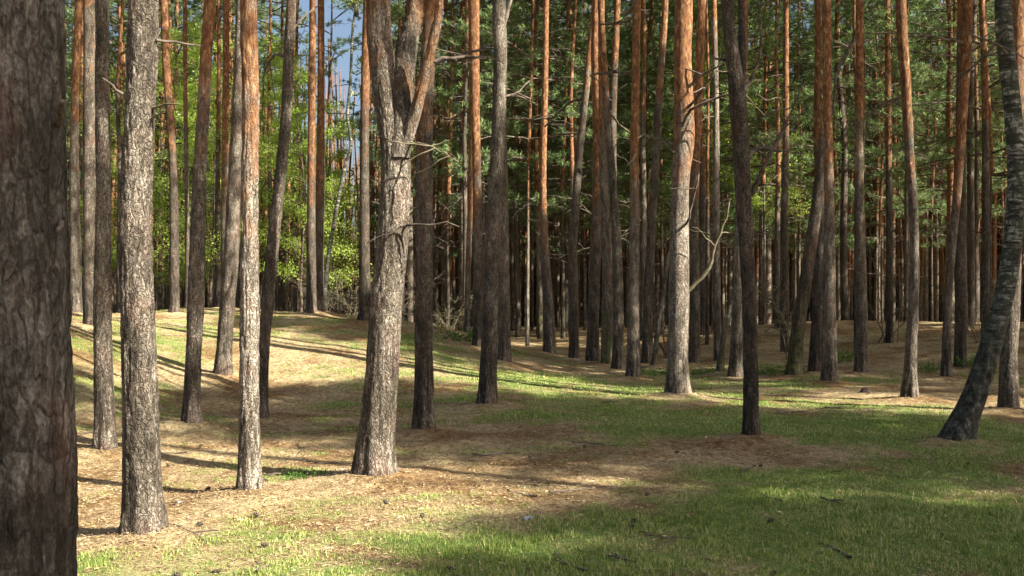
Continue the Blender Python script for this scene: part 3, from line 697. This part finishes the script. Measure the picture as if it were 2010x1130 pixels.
GROUPLESS = {}
hero_objs = []
for hi, h in enumerate(HERO):
    d = h['d']
    rows = to_rows(h['pts'], d)
    base = rows[0, :3].copy()
    base[2] = float(gz(np.array([base[0]]), np.array([base[1]]))[0])
    rows[0, 2] = base[2] - 0.12
    ly = np.linspace(0, float(np.clip(R.normal(), -1.2, 1.2)) * 0.012 * d, len(rows))   # slight lean in depth
    rows[:, 0] += rows[:, 0] / d * ly; rows[:, 2] += (rows[:, 2] - EYE) / d * ly * (np.arange(len(rows)) > 0); rows[:, 1] += ly
    near = d < 13
    zt = rows[-1, 2]
    top = h['top']
    if top > zt:
        lean = (rows[-1, :2] - rows[-3, :2]) / max(0.2, rows[-1, 2] - rows[-3, 2])
        r = rows[-1, 3]
        for k in range(1, 5):
            zz = zt + (top - zt) * k / 4
            f = k / 4
            xy = rows[len(h['pts']) - 1, :2] + lean * (zz - zt) * 0.45 * (1 - 0.4 * f) + R.normal(size=2) * 0.05
            rows = np.vstack([rows, [xy[0], xy[1], zz, r * (1 - 0.62 * f)]])
    stepz = 0.018 if d < 7 else 0.028 if d < 13 else 0.07
    zvis = min(zt + 0.5, rows[-1, 2])
    zs = np.concatenate([np.arange(rows[0, 2], zvis, stepz), np.arange(zvis, rows[-1, 2], 0.25), [rows[-1, 2]]])
    Q = resample_z(rows, zs)
    Q[:, :3] -= base
    sides = 150 if d < 4 else 84 if d < 9 else 56 if d < 13 else 28 if d < 18 else 18
    amp = (0.011 if d < 4 else 0.0085 if d < 9 else 0.007 if d < 13 else 0.006) * (0.5 if h['mat'] == 'birch' else 1)
    if h['pts'][0][2] < 16: amp *= 0.4
    # labels single each out; the root sits at the foot
    root = thing(h['name'], h['label'], h['cat'], base, 0, h['group'])
    mat = {'pine': M_BARK, 'big': M_BARK_BIG, 'birch': M_BIRCH}[h['mat']]
    b = Buf(); trunk_rings(b, Q, sides, amp, h.get('flare', 0.42), hi * 3 + 1)
    if not h['crown']:   # broken tip
        b.v.append(np.array([Q[-1, :3] + [0.01, 0, 0.10]], np.float32)); c0 = (len(Q) - 1) * sides
        b.f3.append(np.array([[c0 + q, c0 + (q + 1) % sides, b.n] for q in range(sides)])); b.m3.append(np.zeros(sides)); b.n += 1
    tr = link('trunk', b.mesh('trunk', [mat]), root)
    parts = [tr]
    for si, st in enumerate(h.get('stems', [])):
        sr = to_rows(st, d); sr[:, 1] += np.linspace(0, (0.25, -0.3)[si % 2], len(sr)) + 0.02
        e = sr[-1].copy(); up = e.copy(); up[2] = top - 3; up[0] += (0.9, 1.5)[si % 2]; up[1] += (1.0, -0.8)[si % 2]; up[3] *= 0.4
        sr = np.vstack([sr, up])
        sr[-1, 0] -= (0.3, 1.1)[si % 2]
        zs = np.concatenate([np.arange(sr[0, 2], zt + .3, stepz), np.arange(zt + .3, up[2], .25)])
        Qs = resample_z(sr, zs); Qs[:, :3] -= base
        b = Buf(); trunk_rings(b, Qs, max(16, sides // 2), amp * 0.7, 0, hi * 3 + 9 + si, lobes=False)
        so_ = link('stem', b.mesh('stem', [mat]), root); parts.append(so_)
        cr = link('crown', CROWNS[(hi + si) % 6], root, Qs[-1, :3] - [0, 0, 0.3], (0, 0, R.random() * 6), (.8, .8, .7)); cr['orange_height'] = -5.0
    for p in parts:
        p['orange_height'] = float(h['orange']) - 0.7; p['bark_pale_lit'] = float(h['pale']); p['moss'] = float(h['moss'])
    if h['crown'] == 'birch':
        link('crown', BIRCHC[hi % 2], root, Q[-1, :3] - [0, 0, 2.5], (0, 0, R.random() * 6))
    elif h['crown']:
        c = link('crown', CROWNS[hi % 6], root, Q[-1, :3] - [0, 0, 0.2], (0, 0, R.random() * 6))
        c['orange_height'] = -5.0
    hero_objs.append((root, base, d, h))

def find(words):
    for r, b, d, h in hero_objs:
        if words in h['label']: return r, b, d
    raise KeyError(words)

def traced_branch(words, pts, depth=0.0, mat=None, name='branch', label=None, twigs=0):
    """pts (x,y,w) in photo pixels at the tree's own distance; grows off the tree, part of it"""
    root, base, d = find(words)
    rows = to_rows(pts, d)
    rows[:, 1] += np.linspace(0, depth, len(rows))
    P = smooth_path(rows, 0.05 if d < 13 else 0.1)
    P[:, :3] -= base
    P[1:-1, :3] += R.normal(size=(len(P) - 2, 3)) * 0.004 * d / 8
    b = Buf(); tube(b, P[:, :3], np.maximum(P[:, 3], 0.003), 7)
    for k in range(twigs):
        q = int(len(P) * (0.3 + 0.65 * R.random()))
        limb(b, P[q, :3], (0 if R.random() < .5 else math.pi) + R.normal() * .6, (0.25 + 0.5 * R.random()) * d / 14, R.normal() * .5, P[q, 3] * 0.5, 0, 0.2, 4, 6, 0.18)
    o = link(name, b.mesh(name, [mat or M_TWIG]), root)
    if label: o['label'] = label
    o['orange_height'] = 99.0; o['bark_pale_lit'] = 0.0; o['moss'] = 0.0
    return o

big = 'huge dark rough'
traced_branch(big, [(112,245,16),(140,236,11),(160,230,10),(187,227,8)], -0.25)
traced_branch(big, [(120,436,12),(145,448,9),(166,461,6)], -0.2)
sp = 'thick grey speckled'
traced_branch(sp, [(252,192,10),(236,180,5),(214,160,3)], -0.1)
traced_branch(sp, [(300,212,6),(330,208,4),(362,209,3)], -0.1, M_PALETWIG)
traced_branch(sp, [(306,78,6),(335,75,5),(375,74,3)], 0.2)
traced_branch(sp, [(298,232,6),(318,226,3),(334,222,2)], -0.1, M_PALETWIG)
bw = 'bowed grey pine'
traced_branch(bw, [(560,112,7),(535,105,5),(512,130,4),(505,180,3)], 0.3, twigs=3)
traced_branch(bw, [(545,355,6),(525,356,4),(510,368,4),(506,395,3)], 0.2)
traced_branch(bw, [(566,70,6),(590,30,4),(612,0,3)], 0.3, twigs=3)
fk = 'big forked pine'
traced_branch(fk, [(806,280,6),(830,288,4),(860,300,3),(905,330,2)], -0.4, M_PALETWIG, twigs=4)
traced_branch(fk, [(794,500,5),(793,470,5),(795,449,5),(815,443,5),(845,445,4),(880,440,3),(905,450,2)], -0.3, twigs=2)
traced_branch(fk, [(845,120,8),(880,108,7),(920,100,6),(960,96,4)], 0.3, twigs=4)
dg = 'straight dark grey pine'
traced_branch(dg, [(982,60,10),(995,30,8),(1003,-20,7)], 0.1)
traced_branch(dg, [(966,95,6),(930,98,5),(895,102,4),(850,118,3)], 0.3, twigs=5)
traced_branch(dg, [(985,190,5),(1010,180,4),(1040,150,3)], 0.3, twigs=4)
bo = 'big grey pine with a bright orange top'
traced_branch(bo, [(1350,172,7),(1375,150,5),(1400,140,3),(1430,112,2)], -0.4, twigs=3)
traced_branch(bo, [(1345,215,7),(1370,190,5),(1390,152,4)], -0.5, twigs=2)
traced_branch(bo, [(1340,258,8),(1352,220,6),(1400,200,5),(1450,186,3)], -0.6, twigs=3)
traced_branch(bo, [(1330,450,6),(1345,440,5),(1352,400,4),(1360,350,3)], -0.5, twigs=1)
traced_branch(bo, [(1350,572,8),(1368,552,8),(1390,524,9),(1396,500,5),(1404,470,5),(1420,432,3),(1424,400,2)], -0.3, M_PALETWIG, label='pale yellowish dead branch slanting up from the trunk', twigs=3)
traced_branch(bo, [(1325,300,6),(1300,270,4),(1262,255,3)], 0.4, M_PALETWIG, twigs=3)
sd_ = 'slim dark shaded pine'
traced_branch(sd_, [(1474,385,10),(1490,340,8),(1505,300,7),(1526,255,5),(1545,205,4),(1556,180,3)], -0.5, twigs=5)
traced_branch(sd_, [(1476,376,8),(1500,335,6),(1530,290,5),(1558,245,4),(1572,215,3)], 0.5, twigs=5)
traced_branch(sd_, [(1468,310,12),(1482,296,9),(1500,285,6),(1530,280,4)], 0.3, twigs=3)
traced_branch(sd_, [(1455,180,10),(1475,160,8),(1482,142,6),(1500,100,5),(1503,40,4),(1500,-40,3)], 0.3, twigs=4)
traced_branch(sd_, [(1440,120,8),(1420,115,6),(1405,110,4)], 0.1)
traced_branch('lone brown pine', [(1688,50,12),(1670,90,9),(1645,135,8),(1635,170,6),(1630,230,4)], -0.2, twigs=3)
traced_branch('slender pine leaning right near the birch', [(1893,85,6),(1850,78,5),(1800,76,4),(1740,84,3)], -0.3, twigs=6)
traced_branch('curved birch', [(1975,105,7),(1945,90,5),(1910,85,4),(1870,78,2)], -0.3, twigs=5)
traced_branch('curved birch', [(1978,60,8),(1940,110,5),(1920,135,4)], 0.4, twigs=3)
traced_branch('knotty pale pine', [(1770,190,6),(1740,200,5),(1700,230,3)], 0.4, twigs=5)
traced_branch('slender orange pine', [(1240,142,6),(1200,138,5),(1160,142,3)], 0.3, twigs=6)
traced_branch('slender orange pine', [(1238,40,7),(1200,42,5),(1180,40,4)], 0.3, twigs=3)
traced_branch('glowing orange pine', [(1180,190,6),(1205,230,5),(1236,256,4)], 0.2, M_PALETWIG)
traced_branch('slender dark pine leaning', [(1146,190,6),(1120,200,5),(1095,220,4),(1070,245,3)], 0.3, twigs=6)
# ------------------------------------------------------------------ the stand behind: individual slender pines
def bg_trunk(height, r, seed, snags):
    b = Buf()
    rows = np.array([[R.normal() * .007 * z, R.normal() * .007 * z, z, r * (1 - 0.55 * z / height)] for z in (-0.3, 0, 3, 6, 9, 12, height)])
    rows[0, :2] = 0; rows[1, :2] = 0
    rows[:, 0] += 0.009 * rows[:, 2] * R.normal()
    zs = np.concatenate([np.arange(-0.3, height, 0.35), [height]])
    trunk_rings(b, resample_z(rows, zs), 9, 0.004, 0.2, seed)
    Q = resample_z(rows, zs)
    for k in range(snags):
        zz = 2.6 + (height - 2.6) * R.random()
        p = Q[np.argmin(abs(Q[:, 2] - zz)), :3]
        az = R.random() * 6.283
        P = limb(b, p, az, 0.5 + 1.3 * R.random(), 0.1 + R.normal() * .3, 0.012, 1, 0.3, 4, 7, 0.16)
        for q in range(2, 6):
            limb(b, P[q], az + R.normal() * .9, 0.25 + 0.5 * R.random(), R.normal() * .4, 0.006, 1, 0.2, 3, 4, 0.2)
    return b.mesh('bg_trunk', [M_BARK, M_TWIG]), Q[-1, :3]

BG = [bg_trunk(11.5 + 4 * R.random(), 0.10 + 0.05 * R.random(), 100 + k, 14) for k in range(10)]
BGLOW = [bg_trunk(4.8 + 2.6 * R.random(), 0.09 + 0.02 * R.random(), 200 + k, 5) for k in range(4)]

def bg_pine(x, y, label, group, low=False, s=1.0, snag_only=False):
    z = float(gz(np.array([x]), np.array([y]))[0])
    tm, tp = (BGLOW if low else BG)[R.integers(4 if low else 10)]
    root = thing('pine_tree', label, 'pine tree', (x, y, z), R.random() * 6.283, group, s)
    t = link('trunk', tm, root, (0, 0, 0), (0, 0, 0), (1, 1, 1))
    wsc = 0.62 + 0.5 * R.random()
    t.scale = (wsc, wsc, 1)
    t['orange_height'] = float(3.5 + 6 * R.random()); t['bark_pale_lit'] = float(R.normal() * .15 + 0.05); t['moss'] = float(max(0, R.normal() * .3))
    c = link('crown', (LOWCROWNS[R.integers(4)] if low else CROWNS[R.integers(6)]), root, (tp[0] * wsc, tp[1] * wsc, tp[2] - 0.3), (0, 0, R.random() * 6.283))
    c['orange_height'] = -5.0
    return root

LAND = [(-9999, 'left of the dark left trunk'), (140, 'between the dark left trunk and the thick speckled pine'), (312, 'between the thick speckled pine and the pale sunlit pine'),
        (508, 'between the pale sunlit pine and the bowed grey pine'), (575, 'between the bowed grey pine and the forked pine'), (800, 'right of the forked pine'),
        (985, 'between the straight dark grey pine and the middle cluster'), (1165, 'behind the middle cluster of orange pines'), (1350, 'between the orange-topped pine and the slim dark pine'),
        (1490, 'between the slim dark pine and the right-hand pair'), (1640, 'between the right-hand pair and the knotty pale pine'), (1800, 'between the knotty pale pine and the curved birch'), (1990, 'at the right edge beyond the curved birch')]
def where(px):
    w = LAND[0][1]
    for a, s in LAND:
        if px >= a: w = s
    return w
def place_label(x, y):
    px = CX + PF * x / y
    band = 'slender background pine' if y < 40 else 'thin distant pine' if y < 54 else 'hair-thin farthest pine'
    w = where(px)
    return f'{band} {w}', f'{band}s {w}'

taken = [(b[0], b[1]) for _, b, _, _ in hero_objs]
def ok(x, y, s):
    return all((x - a) ** 2 + (y - b) ** 2 > s * s for a, b in taken)
def cull_sky(x, y):
    """the thinner part of the stand, up left, where sky shows"""
    px = CX + PF * x / y
    return 545 < px < 745 and y > 30
cnt = 0; tries = 0
while cnt < 196 and tries < 20000:
    tries += 1
    y = 28 + 36 * R.random() ** 0.85
    x = (R.random() * 2 - 1) * (y * 0.58 + 3)
    if cull_sky(x, y) and R.random() < 0.88: continue
    if x < -4 and y < 60 and R.random() < 0.45: continue
    if not ok(x, y, 1.9): continue
    taken.append((x, y)); cnt += 1
    lb, gp = place_label(x, y)
    bg_pine(x, y, lb, gp, s=0.95 + 0.35 * R.random())

# young pines with boughs low enough to show green between the trunks
for px, d, lb in [(1035,33,'young pine with bright green boughs hanging left of the thin sunlit orange pine'), (1105,39,'young pine with green boughs right of the thin sunlit orange pine'),
              (880,34,'young green pine right of the brown upright pine'), (1945,31,'young green pine with layered boughs just left of the birch'), (2060,37,'young green pine beyond the right edge of the photo'),
              (1560,46,'young bushy pine left of the right-hand pair'), (1725,43,'young green pine right of the lone brown pine'), (1830,47,'young green pine left of the leaning slender pine'),
              (1300,45,'young green pine behind the dark pine leaning right'), (1200,48,'young pine above the middle cluster'), (960,44,'young pine hidden behind the straight dark grey pine'),
              (1420,50,'young pine between the orange-topped pine and the slim dark one'), (330,48,'young pine right of the thick speckled pine'),
              (1630,54,'young pine far behind the right-hand pair'), (1150,56,'distant young pine left above the middle cluster'), (1010,60,'distant young pine right of the straight dark grey pine'),
              (1500,37,'young pine with drab boughs right behind the slim dark pine'), (60,44,'young pine hidden behind the dark left trunk'), (850,54,'distant young pine right of the forked pine'), (1770,58,'distant young pine behind the knotty pale pine'), (1920,52,'distant young pine left of the birch'), (1370,60,'distant young pine right of the orange-topped pine'), (1250,62,'distant young pine behind the slender orange pine')]:
    x = (px - CX) / PF * d
    bg_pine(x, d, lb, None, low=True, s=0.9 + 0.3 * R.random())

LOWPOS = []
while len(LOWPOS) < 26:
    y = 36 + 34 * R.random(); px = 780 + 1300 * R.random(); x = (px - CX) / PF * y
    if ok(x, y, 2.0):
        taken.append((x, y)); LOWPOS.append((x, y))
        band = 'bushy young pine' if y < 48 else 'far bushy young pine'
        bg_pine(x, y, f'{band} {where(px)}', f'{band}s {where(px)}', low=True, s=0.95 + 0.35 * R.random())

# pines outside the photo, right of and behind the camera: their crowns and trunks throw the shade
# where each crown's shade falls: q across the sun's direction, p along it (metres on the ground)
SHADE = [(3.1, -1.6, .85), (5.0, -1.5, .9), (6.7, -1.2, .85), (7.5, -2.6, .8), (6.4, -5, .9), (10.9, -0.4, .7), (11.7, 6, .8), (13.1, 1.5, .9), (13.2, 7, .8), (26, 3, 1), (28.5, 11, 1), (32, 2, 1), (34.5, 5, 1), (31, 6.5, 1), (24.5, 5, 1), (36, 9, 1), (1.1, 3.4, .95), (9.9, 5.0, .8), (11.2, 3.0, .9), (11.4, 8.5, .8), (12.7, 4.5, .9), (12.6, -0.5, .9),
         (7.7, 15, .6), (9.4, 12.5, .7), (1.0, 2.0, .9), (18.3, 4, .7), (20, 12, 1), (22, 14, 1), (23.5, 8, 1), (21, 2, .9), (25, 13, 1), (26.5, 5, 1), (18.5, 15, .8), (27.5, 7, 1), (29.5, 2, 1), (30.5, 10, 1), (24, 0, 1), (33, 6, 1)]
for k, (q_, p_, cs) in enumerate(SHADE):
    gx_, gy_ = -SUN_AZ.y * q_ - SUN_AZ.x * p_, SUN_AZ.x * q_ - SUN_AZ.y * p_
    tm, tp = BG[k % 10]
    hm = tp[2] * 1.1 + 2.6
    x, y = gx_ + SUN_AZ.x * hm / math.tan(SUN_EL), gy_ + SUN_AZ.y * hm / math.tan(SUN_EL)
    z = float(gz(np.array([x]), np.array([y]))[0])
    root = thing('pine_tree', 'tall pine standing outside the photo near the photographer', 'pine tree', (x, y, z), 0, 'pines outside the photo', 1.1)
    t = link('trunk', tm, root); t['orange_height'] = 5.0; t['bark_pale_lit'] = 0.0; t['moss'] = 0.0
    c = link('crown', DENSE[k % 3], root, (tp[0], tp[1], tp[2] - 0.3), (0, 0, k), (1.05 * cs, 1.05 * cs, 0.75)); c['orange_height'] = -5.0
OFFR = []
while len(OFFR) < 25:
    y = 14 + 60 * R.random(); x = 0.60 * y + 3 + 24 * R.random()
    if ok(x, y, 2.6) and 0.51 * x + 0.86 * y > 30: taken.append((x, y)); OFFR.append((x, y))
for x, y in OFFR + [(-9, -7), (-6, -12), (-12, 3), (-14, 11)]:
    bg_pine(x, y, 'tall pine standing outside the photo near the photographer', 'pines outside the photo', s=1.1)

# ------------------------------------------------------------------ fresh green broadleaf trees
def leafy(x, y, label, h=3.0, s=1.0, ci=0):
    z = float(gz(np.array([x]), np.array([y]))[0])
    root = thing('young_broadleaf_tree', label, 'broadleaf tree', (x, y, z), R.random() * 6, None, s)
    b = Buf(); P = smooth_path(np.array([[0, 0, -.2], [.06, .02, h * .5], [0, 0, h]]), .3); tube(b, P, np.linspace(.07, .05, len(P)), 8)
    link('trunk', b.mesh('trunk', [M_TWIG]), root)
    link('crown', LEAFC[ci % 3], root, (0, 0, h - 0.1), (0, 0, R.random() * 6))
LF = [(590,33,'bright green young tree between the bowed grey pine and the rusty pair',1.2,.85), (565,38,'bright green tree farther back right of the bowed grey pine',2.2,1.0),
      (415,36,'bright green tree left of the grey leaning pine',2.0,1.0), (335,42,'bright green tree in the gap right of the thick speckled pine',2.5,1.1), 
      (640,50,'pale green tree behind the rusty pair of trunks',2.0,1.0), (1402,40,'yellow-green treetop between the orange-topped pine and the slim dark pine',5.0,1.0), (1495,38,'yellow-green treetop just right of the slim dark pine',5.6,.75), (1340,47,'yellow-green treetop behind the orange-topped pine',6.0,1.0),
      (240,40,'green tree between the grey-brown pine and the thick speckled one',2.0,1.0), (380,58,'distant green tree right of the brown bank trunk',2.0,1.3)]
for k, (px, d, lb, h, s) in enumerate(LF):
    leafy((px - CX) / PF * d, d, lb, h, s, k)

# ------------------------------------------------------------------ bare brush
def brush_mesh(hh, mat, n=9, thick=0.012):
    b = Buf()
    for k in range(n):
        az = R.random() * 6.283
        P = limb(b, np.array([R.normal() * .12, R.normal() * .12, -.05]), az, hh * (.5 + .6 * R.random()), 1.15 + R.normal() * .2, thick, 0, 0.5, 4, 10, 0.12)
        for q in range(3, 10):
            for _ in range(2):
                P2 = limb(b, P[q], az + R.normal() * 1.2, hh * .28 * (.5 + R.random()), .5 + R.normal() * .4, thick * .45, 0, .4, 3, 6, .18)
                limb(b, P2[3], R.random() * 6.28, hh * .12, .3 + R.normal() * .5, thick * .3, 0, .2, 3, 4, .2)
    return b.mesh('brush', [mat])
BR = [brush_mesh(2.4, M_PALETWIG), brush_mesh(3.4, M_TWIG, 8, 0.018), brush_mesh(4.6, M_PALETWIG, 6, 0.022)]
for px, d, k, s, lb in [(665,27,0,.75,'tangle of bare pale twigs left of the dark trunk behind the forked pine'), (690,29,0,.9,'bare twiggy bush beside the crooked white birch'), (648,31,1,.7,'dark bare bush at the foot of the rusty pair'),
                    (880,31,0,.8,'bare twiggy bush right of the brown upright pine'), (1560,27,2,1.1,'tall bare sapling tangle between the slim dark pine and the right-hand pair'), 
                    (1740,31,2,1.2,'bare sapling tangle right of the lone brown pine'), (1920,27,0,.9,'bare twiggy bush left of the birch on the bank'),
                    (1310,31,1,1.0,'dark bare bush behind the big orange-topped pine'), (760,33,1,.9,'bare bush behind the forked pine foot')]:
    x = (px - CX) / PF * d
    z = float(gz(np.array([x]), np.array([float(d)]))[0])
    o = link('bare_bush', BR[k], None, (x, d, z), (0, 0, R.random() * 6), (s * .8,) * 3)
    o['label'] = lb; o['category'] = 'bare bush'

# ------------------------------------------------------------------ low green plants and small things on the floor
def herb_mesh(n, rad, hh):
    b = Buf(); C = []
    for k in range(n):
        a, r = R.random() * 6.283, rad * R.random() ** .6
        p = np.array([math.cos(a) * r, math.sin(a) * r * .5, -.02])
        P = limb(b, p, a, hh * (.5 + .7 * R.random()), 1.2, .004, 0, .3, 3, 5, .1)
        C += [P[-1], P[-2], P[2]]
    leaves(b, C, 4, .05, .032, 0)
    return b.mesh('herb', [M_HERB])
HB = [herb_mesh(45, .8, .22), herb_mesh(36, .5, .5)]
for px, py, k, s, lb in [(905,668,0,1.2,'low bright green plants at the foot of the red-brown pine'), (866,664,0,.9,'low green plants right of the brown upright pine'), (1648,712,1,.9,'leafy green shrub between the right-hand pair and the lone brown pine'),
                     (1825,730,1,.55,'small green shrub between the knotty pale pine and the leaning slender pine'), (1912,724,1,.75,'bright green plants just left of the birch'), (1400,735,0,.6,'low green plants at the foot of the mossy broken pole'), (608,938,0,.28,'small tuft of green leaves left of the forked pine foot'), (1290,735,0,.6,'low green plants left of the big orange-topped pine'), (1525,735,0,.8,'low green plants right behind the slim dark pine')]:
    x, y = px_ground(px, py)
    z = float(gz(np.array([x]), np.array([y]))[0])
    o = link('low_plant', HB[k], None, (x, y, z), (0, 0, R.random() * .6), (s,) * 3)
    o['label'] = lb; o['category'] = 'low plant'
    if k == 0: o['kind'] = 'stuff'

for (x0, y0, x1, y1, w), lb in [((560,905,700,915,3), 'thin stick left of the forked pine foot'), ((1520,812,1600,806,4), 'dead stick on the sunlit floor right of the slim dark pine'), ((880,1040,960,1022,2.5), 'thin twig lying in the sunny foreground'),
                            ((1250,1050,1330,1068,2.5), 'thin twig in the shaded foreground'), ((330,1050,420,1075,3), 'twig beside the thick speckled pine foot'), ((1120,870,1210,880,3), 'dead twig on the brown patch in mid ground')]:
    a, b2 = px_ground(x0, y0), px_ground(x1, y1)
    A = np.array([a[0], a[1], 0]); B = np.array([b2[0], b2[1], 0])
    t = np.linspace(0, 1, 9)[:, None]
    P = A * (1 - t) + B * t + R.normal(size=(9, 3)) * .015
    P[:, 2] = gsurf(P[:, 0], P[:, 1]) + 0.012
    b = Buf(); P -= A * [1, 1, 0]
    tube(b, P, np.linspace(w, w * .4, 9) / PF * A[1] / 2, 5)
    limb(b, P[4], math.atan2(*(P[-1] - P[0])[[1, 0]]) + .6, .18, .05, w / PF * A[1] / 4, 0, 0, 4, 5)
    o = link('fallen_twig', b.mesh('fallen_twig', [M_TWIG]), None, (A[0], A[1], 0)); o['label'] = lb; o['category'] = 'twig'

# cones and short twigs strewn about
CONE = Buf()
for k in range(26):
    t = k / 25; a = k * 2.4; rr = .016 * math.sin(math.pi * (0.12 + .8 * t)) ; zz = .045 * t
    c_, s_ = math.cos(a), math.sin(a)
    CONE.add([[0, 0, zz], [c_ * rr - s_ * .006, s_ * rr + c_ * .006, zz + .002], [c_ * rr * 1.15, s_ * rr * 1.15, zz + .009], [c_ * rr + s_ * .006, s_ * rr - c_ * .006, zz + .002]], [[0, 1, 2, 3]])
tube(CONE, np.array([[0, 0, 0], [0, 0, .022], [0, 0, .045]]), [.008, .012, .003], 7)
CONE = CONE.mesh('pine_cone', [M_TWIG])
xs, ys = scatter(34, 5.2, 11, 1)
for k in range(34):
    o = link('pine_cone', CONE, None, (xs[k], ys[k], float(gsurf(xs[k:k+1], ys[k:k+1])[0]) + .014), (1.4 + R.normal() * .2, 0, R.random() * 6))
    o['label'] = 'small brown pine cone lying on the needle litter'; o['category'] = 'pine cone'; o['group'] = 'pine cones on the forest floor'
STK = []
for k in range(5):
    b = Buf(); P = limb(b, np.array([0, 0, 0.01]), 0, .16 + .2 * R.random(), 0, .0035, 0, 0, 5, 8, .12)
    P2 = limb(b, P[3], .7, .08, 0.1, .002, 0, 0, 4, 4); STK.append(b.mesh('short_twig', [M_TWIG]))
xs, ys = scatter(30, 5.2, 16, 1)
for k in range(30):
    o = link('short_twig', STK[k % 5], None, (xs[k], ys[k], float(gsurf(xs[k:k+1], ys[k:k+1])[0]) + .006), (0, 0, R.random() * 6.28), (1 + ys[k] / 20,) * 3)
    o['label'] = 'short dead twig lying on the forest floor'; o['category'] = 'twig'; o['group'] = 'short twigs on the forest floor'

# small dark stump stub on the brown patch and a scrap of pale litter
x, y = px_ground(1698, 770); z = float(gz(np.array([x]), np.array([y]))[0])
b = Buf(); Q = np.array([[0, 0, -.05, .07], [0, 0, .02, .062], [.01, 0, .07, .055], [.015, 0, .09, .03], [.015, 0, .095, .004]]); trunk_rings(b, Q, 20, .004, .5, 4)
o = link('tree_stump', b.mesh('tree_stump', [M_TWIG]), None, (x, y, z)); o['label'] = 'tiny dark stump stub on the brown patch right of the sunlit straight pine'; o['category'] = 'stump'
M_SCRAP, n_, l_, b_ = new_mat('scrap_film'); b_.inputs['Base Color'].default_value = (.30, .31, .33, 1); b_.inputs['Roughness'].default_value = .4
for px, py, lb in [(348, 992, 'crumpled pale scrap of litter beside the shadow of the pale sunlit pine'), (1036, 1026, 'tiny pale scrap of litter in the middle of the sunny foreground')]:
    x, y = px_ground(px, py); z = float(gsurf(np.array([x]), np.array([y]))[0])
    u, v = np.meshgrid(np.linspace(-1, 1, 9), np.linspace(-1, 1, 6))
    hh = .018 * fbm(u * 2 + px, v * 2, 0, 3, 8) * 2
    V = .7 * np.stack([u * .055 * (1 + .2 * v), v * .03 + .01 * np.sin(u * 4), hh], -1)
    b = Buf(); i_ = (np.arange(5)[:, None] * 9 + np.arange(8)[None]).ravel(); b.add(V, np.stack([i_, i_ + 1, i_ + 10, i_ + 9], -1))
    V2 = V.copy(); V2[..., 2] -= .003; b.add(V2, np.stack([i_ + 9, i_ + 10, i_ + 1, i_], -1))
    o = link('litter_scrap', b.mesh('litter_scrap', [M_SCRAP]), None, (x, y, z + .006), (0, 0, .5)); o['label'] = lb; o['category'] = 'litter'

# ------------------------------------------------------------------ far forest: one uncountable mass
b = Buf(); C = []
N = 8500
r = 63 + 105 * R.random(N) ** 1.2; a = (R.random(N) * 2 - 1) * math.radians(48)
for k in range(N):
    x, y = r[k] * math.sin(a[k]), r[k] * math.cos(a[k])
    px = CX + PF * x / y
    hh = 16 + 5 * R.random()
    gap = 550 < px < 740
    if gap and R.random() < .6: continue
    rr = .065 + .075 * R.random()
    tube(b, np.array([[x, y, -.5], [x + R.normal() * .2, y, hh * .5], [x + R.normal() * .5, y, hh]]), [rr, rr * .8, rr * .3], 5, 0, False)
    if r[k] < 140 and not gap and R.random() < .7:
        m = 9
        C.append(np.stack([x + R.normal(size=m) * 1.3, y + R.normal(size=m) * 1.3, hh - 4.2 + R.normal(size=m) * 2.4], -1))
C = np.concatenate(C)
tufts(b, C, 9, .55, .07, 1)
m = 24000   # screen of dead-twig shards, added to lighten the black far gaps like haze
r2 = 66 + 85 * R.random(m); a2 = (R.random(m) * 2 - 1) * math.radians(50)
C2 = np.stack([r2 * np.sin(a2), r2 * np.cos(a2), 0.2 + 9.5 * R.random(m)], -1)
tufts(b, C2, 7, 1.0, .028, 2)
m = 7000
r2 = 125 + 45 * R.random(m); a2 = (R.random(m) * 2 - 1) * math.radians(50)
tufts(b, np.stack([r2 * np.sin(a2), r2 * np.cos(a2), 9.0 * R.random(m)], -1), 7, .8, .10, 1)
far = link('distant_forest', b.mesh('distant_forest', [M_BARK, M_NEEDLE, M_PALETWIG]))
far['kind'] = 'stuff'; far['label'] = 'dense far-off mass of pine trunks and crowns closing the view'; far['category'] = 'forest'
far['orange_height'] = 2.5; far['bark_pale_lit'] = 0.3; far['moss'] = 0.0  # bark paled to brighten the dark far trunks
